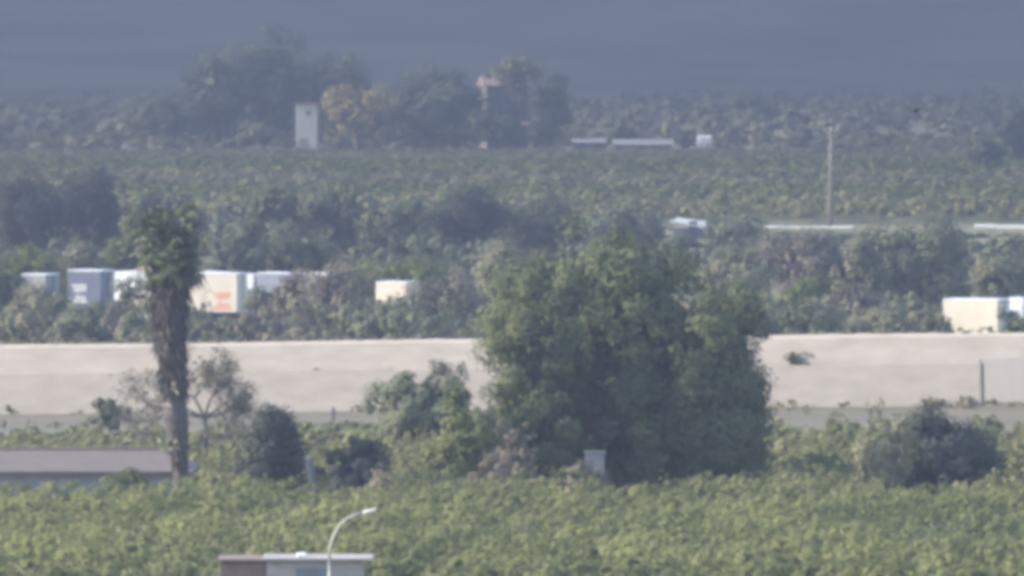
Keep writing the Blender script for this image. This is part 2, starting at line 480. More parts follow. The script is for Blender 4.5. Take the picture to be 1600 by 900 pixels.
MB().box((wlen / 2, 0.62, 2.14), (wlen, 0.50, 0.12)).build('ledge', M['wall_earth'], wall)
ug = (X(1535, 550) - WA.x) / math.cos(wrz)
MB().box((ug, -0.05, 1.30), (0.10, 0.10, 2.60)).build('gate_post', M['joint_dark'], wall)
MB().box((ug + 1.75, -0.03, 1.28), (3.1, 0.05, 2.35), bevel=0.01).build('gate_panel', M['panel_pale'], wall)
MB().box((ug + 5.0, -0.03, 1.28), (3.1, 0.05, 2.35), bevel=0.01).build('gate_panel', M['panel_pale'], wall)
MB().box((ug + 3.4, -0.03, 2.53), (6.4, 0.06, 0.10)).build('gate_rail', M['concrete'], wall)
for px in (75, 112, 180, 515, 640, 700, 905, 1325, 1390, 1452, 1508):
    u = (X(px, 562) - WA.x) / math.cos(wrz)
    MB().box((u, 1.30, wall_top(u) - 0.02), (0.05, 0.05, 0.75)).build('fence_stake', M['wood_grey'], wall)

# ------------------------------------------------------------------ buildings
def shed_left():
    d = 441.0
    x1 = X(302, d); x0 = X(-150, d); xm = X(243, d)
    root = empty('farm_shed', ((x0 + x1) / 2, d, 0))
    tag(root, "low farm shed with a dusty pink hipped roof beside the tall palm", 'shed')
    L = (x1 - x0) / 2; W = 4.2; he = Z(737, d); hr = Z(703, d + W)
    MB().box((0, W, he / 2 - 0.02), (2 * L - 0.7, 2 * W - 0.7, he)).build('wall', M['plaster_grey'], root)
    rb = MB()
    rl = xm - (x0 + x1) / 2
    e = [(-L, 0, he), (L, 0, he), (L, 2 * W, he), (-L, 2 * W, he)]
    r0, r1 = (-rl, W, hr), (rl, W, hr)
    rb.poly([e[0], e[1], r1, r0]); rb.poly([e[1], e[2], r1]); rb.poly([e[2], e[3], r0, r1]); rb.poly([e[3], e[0], r0])
    rb.poly([(p[0], p[1], p[2] - 0.12) for p in reversed(e)])
    for i in range(4):
        p, q = e[i], e[(i + 1) % 4]
        rb.poly([(p[0], p[1], p[2] - 0.12), (q[0], q[1], q[2] - 0.12), q, p])
    roof = rb.build('roof', M['roof_pinkish'], root)
    MB().tube([(-rl, W, hr + 0.03), (rl, W, hr + 0.03)], [0.09, 0.09], 6).build('ridge_cap', M['roof_pinkish'], roof)
shed_left()

def pump_house():
    d = 340.0; s = S(d)
    xl, xr = X(344, d), X(578, d)
    root = empty('pump_house', (xl, d, 0))
    tag(root, "small flat roofed pump house with a white roof edge at the bottom of the orchard", 'shed')
    xm = X(416, d) - xl; xe = X(566, d) - xl; h = Z(877, d)
    MB().box((xm + (xe - xm) / 2, 1.4, h / 2), (xe - xm, 2.8, h)).build('wall', M['plaster_shed'], root)
    MB().box((xm / 2 - 0.01, 1.5, (h - 0.05) / 2), (xm - 0.04, 2.6, h - 0.05)).build('brick_annex', M['brick_red'], root)
    rf = MB().box((xm + (xe - xm) / 2 + 0.1, 1.4, h + 0.06), (xe - xm + 0.5, 3.2, 0.07), bevel=0.012).build('roof', M['plaster_shed'], root)
    MB().box((X(470, d) - xl, 0.5, h + 0.19), (0.34, 0.3, 0.14), bevel=0.03).build('roof_vent', M['white_paint'], rf)
    MB().box((xm / 2, 1.5, h + 0.02), (xm + 0.25, 2.9, 0.07)).build('annex_roof', M['brick_red'], root)
    w = MB().box((X(487, d) - xl, -0.012, h - 0.62), (1.12, 0.05, 0.75)).build('window', M['window_dark'], root)
    MB().box((X(487, d) - xl, -0.05, h - 1.02), (1.24, 0.10, 0.06)).build('sill', M['concrete'], w)
    MB().box((X(395, d) - xl, 0.17, 1.0), (0.85, 0.06, 2.0)).build('door', M['wood_grey'], root)
pump_house()

def far_house():
    d = D(2290.0); zg = float(G(d))
    root = empty('farmhouse', (X(793, d), d, zg), math.radians(8))
    tag(root, "pinkish two storey farmhouse half hidden among the distant dark trees", 'house')
    h = Z(134, d) - zg; w = 66 / S(d)
    MB().box((0, 4, h / 2), (w, 8, h)).build('wall', M['house_pink'], root)
    b = MB(); b.prism([(-0.5, h), (8.5, h), (4, h + 1.6)], -w / 2 - 0.4, w / 2 + 0.4)
    b.build('roof', M['roof_tile'], root)
    for i in range(3):
        for z in (h - 2.0, h - 4.6):
            wi = MB().box((-w / 3 + i * w / 3, -0.03, z), (1.1, 0.1, 1.6)).build('window', M['window_dark'], root)
            MB().box((-w / 3 + i * w / 3, -0.10, z - 0.9), (1.4, 0.25, 0.14)).build('sill', M['concrete'], wi)
    d2 = D(2270.0); zg = float(G(d2))
    r2 = empty('outbuilding', (X(808, d2), d2, zg))
    tag(r2, "small pale pink outbuilding standing at the foot of the distant farmhouse", 'house')
    h2 = Z(197, d2) - zg; w2 = 36 / S(d2)
    MB().box((0, 2.5, h2 / 2), (w2, 5, h2)).build('wall', M['house_pink'], r2)
    b = MB(); b.prism([(-0.3, h2), (5.3, h2), (5.3, h2 + 0.7)], -w2 / 2 - 0.2, w2 / 2 + 0.2); b.build('roof', M['roof_tile'], r2)
    MB().box((-0.6, -0.03, 1.1), (1.1, 0.1, 2.2)).build('door', M['wood_grey'], r2)
    MB().box((0.9, -0.03, 2.4), (0.8, 0.1, 0.9)).build('window', M['window_dark'], r2)
far_house()

def transformer_tower():
    d = D(2260.0); zg = float(G(d))
    root = empty('transformer_tower', (X(479, d), d, zg), math.radians(-6))
    tag(root, "tall narrow whitewashed transformer tower beside the yellow tree", 'tower')
    w = 34 / S(d); h = Z(164, d) - zg
    MB().box((0, w / 2, h / 2), (w, w, h), bevel=0.05).build('shaft', M['slab_white'], root)
    MB().box((0, w / 2, h + 0.15), (w + 0.4, w + 0.4, 0.3)).build('cap', M['roof_tile'], root)
    MB().box((0.2, -0.03, h - 1.2), (0.6, 0.12, 0.5)).build('vent', M['window_dark'], root)
    MB().box((-0.6, -0.03, 1.1), (1.1, 0.12, 2.2)).build('door', M['galvanised'], root)
transformer_tower()

def low_shed(name, label, pxa, pxb, ptop, d, mat, roofmat, tilt=0.5, depth=7.0, rz=0.0):
    d = D(d); zg = float(G(d))
    root = empty(name, (X((pxa + pxb) / 2, d), d, zg), rz); tag(root, label, 'shed')
    w = (pxb - pxa) / S(d); h = Z(ptop, d) - zg; tilt *= 0.6; depth *= 0.7
    MB().box((0, depth / 2, (h - tilt) / 2), (w * 0.97, depth * 0.94, h - tilt)).build('wall', M[mat], root)
    b = MB(); b.prism([(-0.2, h - tilt), (depth + 0.2, h), (depth + 0.2, h - tilt)], -w / 2, w / 2); b.build('roof', M[roofmat], root)
    for i in range(max(2, int(w / 4))):
        MB().box((-w / 2 + (i + 0.5) * w / max(2, int(w / 4)), -0.0, (h - tilt) * 0.45), (1.6, 0.4, (h - tilt) * 0.8)).build('door', M['window_dark'], root)
    return root
low_shed('barn', "long low barn with a pale roof on the far plain", 958, 1052, 218, 2330, 'plaster_grey', 'concrete', 1.3, 8)
low_shed('barn', "short low barn left of the long pale barn on the far plain", 893, 948, 217, 2345, 'plaster_shed', 'concrete', 0.9, 6)

# slanted white roof of a field hut in the middle distance
def hut(name, label, pxa, pxb, ya, yb, d, mat):
    d = D(d); zg = float(G(d))
    root = empty(name, (X((pxa + pxb) / 2, d), d, zg), math.radians(-4)); tag(root, label, 'hut')
    w = (pxb - pxa) / S(d); ha, hb = Z(ya, d) - zg, Z(yb, d) - zg
    b = MB()
    b.poly([(-w / 2, 0, ha), (w / 2, 0, hb), (w / 2, 4, hb + 0.45), (-w / 2, 4, ha + 0.45)])
    b.poly([(-w / 2, 0, ha - 0.15), (-w / 2, 4, ha + 0.3), (w / 2, 4, hb + 0.3), (w / 2, 0, hb - 0.15)])
    b.poly([(-w / 2, 0, ha - 0.15), (w / 2, 0, hb - 0.15), (w / 2, 0, hb), (-w / 2, 0, ha)])
    b.poly([(w / 2, 0, hb - 0.15), (w / 2, 4, hb + 0.3), (w / 2, 4, hb + 0.45), (w / 2, 0, hb)])
    b.poly([(-w / 2, 4, ha + 0.3), (-w / 2, 0, ha - 0.15), (-w / 2, 0, ha), (-w / 2, 4, ha + 0.45)])
    b.build('roof', M[mat], root)
    hm = min(ha, hb) - 0.2
    MB().box((0.1, 2.0, hm / 2), (w * 0.86, 3.2, hm - 0.05)).build('wall', M['plaster_grey'], root)
    MB().box((0.6, 0.38, 0.95), (0.9, 0.08, 1.9)).build('door', M['window_dark'], root)
hut('field_hut', "field hut with a slanting white roof above the big tree", 1047, 1101, 346, 354, 1140, 'slab_white')

def low_white_wall(label, pxa, pxb, py, d, seed):
    d = D(d); zg = float(G(d))
    root = empty('parapet_wall', (X(pxa, d), d, zg), math.radians(-18)); tag(root, label, 'wall')
    rng = random.Random(seed)
    L = (pxb - pxa) / S(d); h = Z(py, d) - zg; u = 0
    while u < L:
        w = min(rng.uniform(2.2, 4.5), L - u)
        if w > 0.4 and rng.random() > 0.3:
            MB().box((u + w / 2, 0, h / 2 + rng.uniform(-.06, .03)), (w - 0.04, 0.4, h)).build('wall_block', M['white_paint'], root)
        u += w
low_white_wall("low white parapet at the foot of the tall pole, mid distance", 1194, 1338, 352, 1225, 3)
low_white_wall("low white parapet at the right edge of the mid distance", 1440, 1640, 350, 1225, 4)
rw = empty('garden_wall', (X(385, D(2240)), D(2240), float(G(D(2240))))); tag(rw, "low reddish garden wall at the foot of the white tower", 'wall')
for i in range(5):
    MB().box((1.2 + i * 2.4, 0, 0.42), (2.37, 0.3, 0.9 - 0.04 * (i % 2))).build('wall_block', M['red_wall'], rw)

# ------------------------------------------------------------------ poles, lamp, posts
def utility_pole():
    d = D(1222.0); zg = float(G(d))
    root = empty('utility_pole', (X(1298, d), d, zg)); tag(root, "tall thin utility pole rising from the mid distance fields", 'pole')
    h = Z(197, d) - zg
    MB().tube([(0, 0, 0), (0, 0, h)], [0.22, 0.14], 8).build('mast', M['wood_grey'], root, smooth=True)
    MB().box((0, -0.2, h - 0.5), (1.5, 0.12, 0.14)).build('crossarm', M['galvanised'], root)
    for x in (-0.65, 0, 0.65):
        MB().tube([(x, -0.2, h - 0.43), (x, -0.2, h - 0.1)], [0.06, 0.05], 6).build('insulator', M['slab_white'], root)
utility_pole()

def street_lamp():
    d = 330.0; s = S(d)
    root = empty('street_lamp', (X(515, d), d, 0)); tag(root, "pale street lamp with a curved arm in front of the pump house", 'street lamp')
    def p(px, py): return ((px - 515) / s, 0, Z(py, d))
    MB().tube([(0, 0, 0), p(514.5, 905), p(514.5, 872)], [0.075, 0.062, 0.056], 10).build('pole', M['galvanised'], root, smooth=True)
    MB().tube([p(514.5, 872), p(516, 854), p(521, 838), p(529, 823), p(540, 812), p(553, 805), p(568, 801)],
              [0.054, 0.052, 0.050, 0.048, 0.046, 0.044, 0.042], 10).build('arm', M['galvanised'], root, smooth=True)
    q = Matrix.Rotation(math.radians(-14), 3, 'Y')
    hd = MB().box(p(577, 799), (0.46, 0.20, 0.11), rot=q, bevel=0.035).build('lamp_head', M['slab_white'], root, smooth=True)
    c = p(578, 801.5)
    MB().box(c, (0.30, 0.14, 0.05), rot=q, bevel=0.015).build('lens', M['window_dark'], hd)
    MB().tube([(0, 0, 0), (0, 0, 0.35)], [0.15, 0.12], 10).build('base', M['galvanised'], root)
street_lamp()

# leaning whitewashed post between the two dark bushes
d = 438.0
root = empty('leaning_post', (X(497, d), d, 0)); tag(root, "pale leaning post between the dark conical bush and the dark round bush", 'post')
tp = ((482 - 497) / S(d), 0, Z(716, d))
MB().tube([(0, 0, 0), (tp[0] * .35, 0, tp[2] * .45), tp], [0.27, 0.25, 0.14], 8).build('shaft', M['stone'], root, smooth=True)
MB().tube([(tp[0], 0, tp[2] - .02), (tp[0] * 1.02, 0, tp[2] + 0.06)], [0.17, 0.15], 8).build('cap', M['concrete'], root)
d = 540.0
root = empty('fence_post', (X(521, d), d, 0.2)); tag(root, "thin wooden post in front of the pale wall left of the fig tree", 'post')
MB().box((0, 0, Z(642, d) / 2), (0.17, 0.17, Z(642, d))).build('shaft', M['wood_grey'], root)
MB().box((0.12, -0.1, Z(650, d)), (0.5, 0.05, 0.10)).build('board', M['wood_grey'], root)
for k, (px, py, d) in enumerate(((1517, 384, 1000), (1581, 378, 1000))):
    d = D(d); zg = float(G(d))
    root = empty('marker_post', (X(px, d), d, zg))
    tag(root, ["short white marker post by the motorway, the left of two", "short white marker post by the motorway, nearest the right edge"][k], 'post', 'white marker posts')
    MB().box((0, 0, (Z(py, d) - zg) / 2), (0.2, 0.14, Z(py, d) - zg)).build('shaft', M['galvanised'], root)
    MB().box((0, -0.02, Z(py, d) - zg - 0.35), (0.30, 0.2, 0.75), bevel=0.03).build('reflector', M['white_paint'], root)

# beehive box on a pale mound, broken block by the wall
d = 436.0
root = empty('crate', (X(930, d), d, 0)); tag(root, "pale box under the big tree, coloured grey for the shade there", 'box')
zt = Z(707, d)
MB().box((0, 0.3, zt / 2), (0.84, 0.7, zt - 0.06), bevel=0.02).build('body', M['plaster_grey'], root)  # body and lid colours darkened to stand for the shade under the tree
MB().box((0, 0.3, zt), (0.95, 0.8, 0.07)).build('lid', M['stone'], root)
MB().box((0, -0.06, zt - 0.62), (0.5, 0.04, 0.05)).build('handle', M['wood_grey'], root)
def rock(name, label, px, wpx, top, d, mat, seed):
    rng = np.random.default_rng(seed)
    bm = bmesh.new(); bmesh.ops.create_icosphere(bm, subdivisions=3, radius=1.0)
    h = Z(top, d); w = wpx / S(d) / 2
    dirs = unit(rng, 10); amp = rng.uniform(-.25, .25, 10)
    for v in bm.verts:
        n = np.array(v.co); k = 1 + float((amp * np.exp(3 * (dirs @ n - 1))).sum()) + rng.normal(0, .02)
        v.co = Vector((n[0] * w * k, n[1] * w * 0.7 * k, max(-0.05, (n[2] * 0.6 + 0.4) * h * (0.75 + 0.25 * k))))
    me = bpy.data.meshes.new(name); bm.to_mesh(me); bm.free()
    o = link(name, me, M[mat], None, (X(px, d), d, 0)); tag(o, label, 'rubble'); return o
rock('rubble_heap', "pinkish pale block of rubble against the wall right of the big tree", 1226, 34, 640, 560, 'wall_earth', 8)

# ------------------------------------------------------------------ trucks
def wheel(parent, x, y, r=0.5, w=0.32):
    b = MB(); b.tube([(x, y - w / 2, r), (x, y + w / 2, r)], [r, r], 16)
    t = b.build('wheel', M['rubber'], parent)
    sgn = -1 if y < 0 else 1
    MB().tube([(x, y + sgn * (w / 2), r), (x, y + sgn * (w / 2 + 0.02), r)], [r * 0.55, r * 0.5], 12).build('rim', M['rim_metal'], t)

def truck(name, label, px, d, rz, box_len, box_top, box_mat, cab_mat='white_paint', cab=True, prints=(), group=None, fairing=True, z0=1.15):
    """front faces -x; origin under the front left corner of the cargo box"""
    root = empty(name, (X(px, d), d, 0), rz); tag(root, label, 'truck', group)
    W = 2.55
    bx = MB().box((box_len / 2, W / 2, (z0 + box_top) / 2), (box_len, W, box_top - z0), bevel=0.05).build('cargo_box', M[box_mat], root)
    MB().box((box_len / 2, W / 2, box_top + 0.01), (box_len + 0.04, W + 0.04, 0.10), bevel=0.02).build('top_rail', M['white_paint'], bx)
    MB().box((box_len / 2 - 0.4, W / 2, 0.95), (box_len + 1.2, 1.0, 0.3)).build('chassis', M['chassis_dark'], root)
    MB().box((box_len + 0.03, W / 2, (z0 + box_top) / 2), (0.05, 0.05, box_top - z0 - 0.1)).build('door_seam', M['chassis_dark'], bx)
    for x in (box_len - 1.2, box_len - 2.5):
        for y in (0.25, W - 0.25): wheel(root, x, y)
    MB().box((box_len * 0.45, 0.05, 0.75), (box_len * 0.4, 0.06, 0.6)).build('side_skirt', M['grey_paint'], root)
    for (x0, x1, za, zb, mt) in prints:
        n = 5
        for k in range(n):                       # flat printed bands on the side of the box
            t0 = k / n; w_ = (x1 - x0) * (0.55 + 0.45 * math.sin(1.0 + k * 1.9))
            MB().box(((x0 + x1) / 2 + 0.12 * math.sin(k * 2.3), -0.008, za + (zb - za) * (t0 + 0.5 / n)), (abs(w_), 0.012, (zb - za) / n * 0.72)).build('print', M[mt], bx)
    if cab:
        cx = -1.35
        pr = [(-2.25, 0.55), (-2.25, 1.5), (-2.02, 2.75), (-1.7, 2.98), (-0.25, 3.02), (-0.25, 0.55)]
        b = MB()
        a = [b.bm.verts.new((x, 0.06, z)) for x, z in pr]; c = [b.bm.verts.new((x, W - 0.06, z)) for x, z in pr]
        b.bm.faces.new(a); b.bm.faces.new(list(reversed(c)))
        for i in range(len(pr)): b.bm.faces.new((a[i], c[i], c[(i + 1) % len(pr)], a[(i + 1) % len(pr)]))
        cb = b.build('cab', M[cab_mat], root)
        bv = cb.modifiers.new('bevel', 'BEVEL'); bv.width = 0.08; bv.segments = 2
        q = Matrix.Rotation(math.atan2(0.23, 1.25), 3, 'Y')
        MB().box((-2.155, W / 2, 2.12), (0.04, W - 0.45, 0.95), rot=q).build('windscreen', M['dark_glass'], cb)
        MB().box((-1.35, 0.05, 2.15), (0.85, 0.04, 0.75)).build('side_window', M['dark_glass'], cb)
        MB().box((-2.28, W / 2, 1.10), (0.06, 1.5, 0.55)).build('grille', M['chassis_dark'], cb)
        MB().box((-2.27, W / 2, 0.62), (0.16, W - 0.1, 0.36), bevel=0.04).build('bumper', M['grey_paint'], cb)
        for y in (0.35, W - 0.35): MB().box((-2.36, y, 0.72), (0.05, 0.36, 0.18)).build('headlight', M['slab_white'], cb)
        MB().box((-2.2, -0.13, 2.15), (0.14, 0.2, 0.55), bevel=0.03).build('mirror', M['chassis_dark'], cb)
        if fairing:
            b = MB(); pf = [(-1.65, 3.02), (-1.35, 3.55), (-0.95, box_top - 0.06), (-0.3, box_top - 0.02), (-0.3, 3.02)]
            a = [b.bm.verts.new((x, 0.14, z)) for x, z in pf]; c = [b.bm.verts.new((x, W - 0.14, z)) for x, z in pf]
            b.bm.faces.new(a); b.bm.faces.new(list(reversed(c)))
            for i in range(len(pf)): b.bm.faces.new((a[i], c[i], c[(i + 1) % len(pf)], a[(i + 1) % len(pf)]))
            f = b.build('roof_fairing', M[cab_mat], cb)
            bv = f.modifiers.new('bevel', 'BEVEL'); bv.width = 0.1; bv.segments = 3
        for y in (0.25, W - 0.25): wheel(root, -1.3, y)
    return root

TG = 'trucks on the motorway'
YAW = math.radians(-22)
truck('truck', "cream box truck with an orange print, half hidden by the palm", 246, 762, math.radians(-17), 6.55, Z(427, 762), 'cream_paint', prints=((4.5, 6.1, 1.35, 2.75, 'orange_print'),), group=TG)
truck('truck', "white truck with a grey trailer, right behind the cream box truck", 401, 775, YAW, 6.0, Z(427, 775), 'grey_paint', group=TG)
truck('truck', "white truck just left of the palm, only its top above the hedge", 177, 778, YAW, 9.0, Z(425, 778), 'white_paint', group=TG)
truck('truck', "dark blue truck with white squares on its side, far left hedge", 106, 765, YAW, 2.85, Z(423, 765), 'blue_paint', 'blue_paint', cab=False, prints=((0.25, 1.7, 1.75, 3.3, 'slab_white'),), group=TG)
truck('truck', "grey white trailer top at the far left, above the hedge", 34, 770, YAW, 2.1, Z(429, 770), 'concrete', cab=False, group=TG)
truck('truck', "small cream truck box framed by two brown trees", 587, 760, YAW, 2.6, Z(441, 760), 'cream_paint', cab=False, group=TG)
truck('truck', "large cream box truck above the wall near the right edge", 1474, 698, YAW, 4.15, Z(468, 698), 'cream_paint', cab=False, group=TG)
truck('truck', "white truck at the right edge, its cab behind a green bush", 1604, 712, YAW, 8.0, Z(466, 712), 'white_paint', group=TG)

# small van on the far plain
def van():
    d = D(2330.0); zg = float(G(d))
    root = empty('van', (X(1101, d), d, zg)); tag(root, "small white van parked on the far plain right of the barn", 'van')
    w = 22 / S(d); h = Z(211, d) - zg - 0.25
    b = MB(); b.prism([(0, 0.35), (0, h * 0.55), (0.5, h), (2.4, h + 0.2), (4.6, h + 0.15), (4.6, 0.35)], -w / 2, w / 2)
    b.build('body', M['white_paint'], root)
    MB().box((0, 0.22, h * 0.78), (w * 0.8, 0.1, h * 0.3), rot=Matrix.Rotation(math.radians(-25), 3, 'X')).build('windscreen', M['slab_white'], root)
    for sx in (-1, 1):
        for yy in (0.9, 4.0):
            MB().tube([(sx * (w / 2 - 0.2), yy, 0.36), (sx * (w / 2 + 0.02), yy, 0.36)], [0.36, 0.36], 12).build('wheel', M['rubber'], root)
        MB().box((sx * w * 0.36, -0.03, h * 0.42), (0.35, 0.08, 0.25)).build('headlight', M['slab_white'], root)
van()

# a dark bird gliding past
d = 300.0
root = empty('bird', (X(1431, d), d, Z(174, d)), math.radians(62)); root.scale = (0.85, 0.85, 1.3); tag(root, "dark bird gliding with spread wings in front of the far plain", 'bird')
MB().tube([(-0.20, 0, 0), (-0.10, 0, 0.03), (0.05, 0, 0.035), (0.17, 0, 0.02), (0.21, 0, 0.015)], [0.012, 0.05, 0.055, 0.035, 0.012], 8).build('body', M['bird_dark'], root, smooth=True)
for sgn in (-1, 1):
    b = MB()
    up = [(0.07, sgn * .03, 0.05), (0.09, sgn * .18, 0.09), (0.02, sgn * .40, 0.07), (-0.03, sgn * .42, 0.068), (-0.06, sgn * .2, 0.08), (-0.06, sgn * .03, 0.045)]
    b.poly(up); b.poly([(x, y, z - 0.012) for x, y, z in reversed(up)])
    for i in range(6):
        p, q = up[i], up[(i + 1) % 6]
        b.poly([(p[0], p[1], p[2] - .012), (q[0], q[1], q[2] - .012), q, p])
    b.build('wing', M['bird_dark'], root)
b = MB(); b.prism([(-0.015, 0.0), (0.015, 0.0), (0.012, 0.012), (-0.012, 0.012)], -0.34, -0.18); b.build('tail', M['bird_dark'], root)

# ------------------------------------------------------------------ the tall palm with its skirt of dead leaves
def palm():
    d = 437.5; s = S(d); rng = np.random.default_rng(77)
    root = empty('palm_tree', (X(288, d), d, 0)); tag(root, "tall fan palm with a thick skirt of dead leaves", 'palm tree')
    def ax(z):   # trunk axis
        t = z / 14.0
        return np.array([(-0.55 * math.sin(t * 2.0) - 0.15 * t), 0.15 * math.sin(t * 3), z])
    zt = Z(395, d)
    zs = np.linspace(-0.1, zt, 26)
    rad = [0.36 + 0.10 * math.sin(z * 1.7) * (z > 1) + rng.uniform(-.03, .05) + 0.12 * np.clip((z - 2) / 4, 0, 1) for z in zs]
    MB().tube([ax(z) for z in zs], rad, 12).build('trunk', M['palm_bark'], root, smooth=True)
    # leaf bases and dead leaves clinging to the trunk
    def blade(P, dirv, L, w, nseg=5, droop=0.5, spread=2.3):
        """a drooping fan leaf: folded segments from a petiole tip"""
        dirv = dirv / (np.linalg.norm(dirv) + 1e-9)
        side = np.cross(dirv, np.array([0.2 * rng.normal(), 0.2 * rng.normal(), 1.0])); side /= np.linalg.norm(side) + 1e-9
        up = np.cross(side, dirv)
        q = []
        for k in range(nseg):
            a = (k - (nseg - 1) / 2) / max(1, nseg - 1) * spread
            dv = dirv * math.cos(a) + side * math.sin(a)
            e = P + dv * L * rng.uniform(0.8, 1.1) + np.array([0, 0, -droop * L * rng.uniform(0.3, 1.0)])
            m = P + dv * L * 0.55 + up * 0.05 * L
            sv = np.cross(dv, up); sv /= np.linalg.norm(sv) + 1e-9
            q.append([P, m + sv * w, e, m - sv * w])
        return q
    dead, live, pale = [], [], []
    def envelope(z):
        py = HORIZON + (CAM_H - z) * s
        return np.interp(py, [330, 380, 430, 465, 500, 560, 620, 660, 700, 745], [0.8, 1.0, 1.15, 1.05, 0.78, 0.58, 0.54, 0.50, 0.42, 0.32])
    for i in range(1700):
        z = rng.uniform(0, 1) ** 0.75 * (Z(420, d) - 0.7) + 0.7
        a = rng.uniform(0, 2 * math.pi); R = envelope(z) * rng.uniform(0.55, 1.0)
        c = ax(z); o = np.array([math.cos(a), math.sin(a), 0])
        P = c + o * R * 0.8 + np.array([0, 0, 0.35])
        L = rng.uniform(0.45, 0.9) * (0.6 if z < 5.5 else 1.0)
        dead += blade(P, o * 0.12 + np.array([0, 0, -1.0]), L, 0.055, 3, 0.2, 0.8)
    for i in range(260):
        u = unit(rng, 1)[0]; u[2] = rng.uniform(-0.55, 1.0)
        c = ax(Z(402, d)); R = rng.uniform(0.7, 1.55)
        P = c + u * np.array([R * 0.80, R * 0.80, R * 1.5])
        live += blade(P, u + np.array([0, 0, 0.1]), rng.uniform(0.45, 0.75), 0.065, 7, 0.8)
    for (px, py, n) in ((218, 385, 8), (228, 410, 7), (222, 455, 8), (214, 472, 5), (322, 455, 6), (238, 365, 5), (262, 382, 3), (296, 350, 2), (262, 640, 4), (268, 690, 4), (275, 600, 4)):
        for k in range(n):
            P = np.array([(px - 288) / s + rng.normal(0, .12), -0.75 + rng.normal(0, .2), Z(py, d) + rng.normal(0, .22)])
            if py > 560: P[1] = -0.55
            pale += blade(P, np.array([rng.normal(0, .3), rng.normal(0, .2), -1.0]), rng.uniform(0.3, 0.55), 0.025, 2, 0.2)
    link('dead_leaf_skirt', quads_to_mesh('dead_leaf_skirt', np.array(dead)), M['palm_dead'], root)
    link('crown', quads_to_mesh('crown', np.array(live)), M['palm_green'], root)
    link('pale_dry_leaves', quads_to_mesh('pale_dry_leaves', np.array(pale)), M['palm_pale'], root)
palm()

# ------------------------------------------------------------------ sparse tree behind the palm
def sparse_tree():
    d = 505.0; s = S(d); rnd = random.Random(9); rng = np.random.default_rng(9)
    root = empty('sparse_tree', (X(321, d), d, 0)); tag(root, "nearly bare grey tree behind the palm, against the pale wall", 'tree')
    mb = MB(); tips = []
    def grow(p, dv, L, r, lvl):
        q = p + dv * L
        m = p.lerp(q, 0.5) + Vector((rnd.uniform(-.06, .06), rnd.uniform(-.06, .06), 0)) * L
        mb.tube([p, m, q], [r, r * 0.85, r * 0.65], 6 if lvl < 2 else 4, cap=False)
        if lvl >= 2:
            for k in range(3): tips.append(np.array(p.lerp(q, (k + 1) / 3)))
        if lvl == 5 or L < 0.2: return
        for k in range(3 if lvl < 3 else 2):
            a = Vector((rnd.gauss(0, 1), rnd.gauss(0, .8), rnd.gauss(0.15, .6)))
            grow(q, (dv * 0.75 + a.normalized() * 0.75).normalized(), L * rnd.uniform(0.62, 0.85), r * 0.62, lvl + 1)
    for dv, L in (((0.0, 0, 1), 1.3),):
        base = Vector((0, 0, 0.0)); mb.tube([base, (0.02, 0, 1.2), (-0.05, 0, 2.2)], [0.17, 0.14, 0.12], 8)
        top = Vector((-0.05, 0, 2.2))
    for dv, L in (((-1.3, .1, .65), 1.75), ((-.5, -.3, 1), 1.25), ((.35, .2, 1), 1.25), ((.9, -.1, .7), 1.2), ((-1.5, 0, .35), 1.7), ((1.1, .3, .25), 1.0)):
        grow(top, Vector(dv).normalized(), L, 0.085, 1)
    mb.build('trunk', M['bark_grey'], root, smooth=True)
    T = np.array(tips)[rng.integers(len(tips), size=6500)] + rng.normal(0, .20, (6500, 3))
    link('crown', quads_to_mesh('crown', leaf_quads(T, unit(rng, len(T)), 0.10, rng)), M['brown'], root)
sparse_tree()

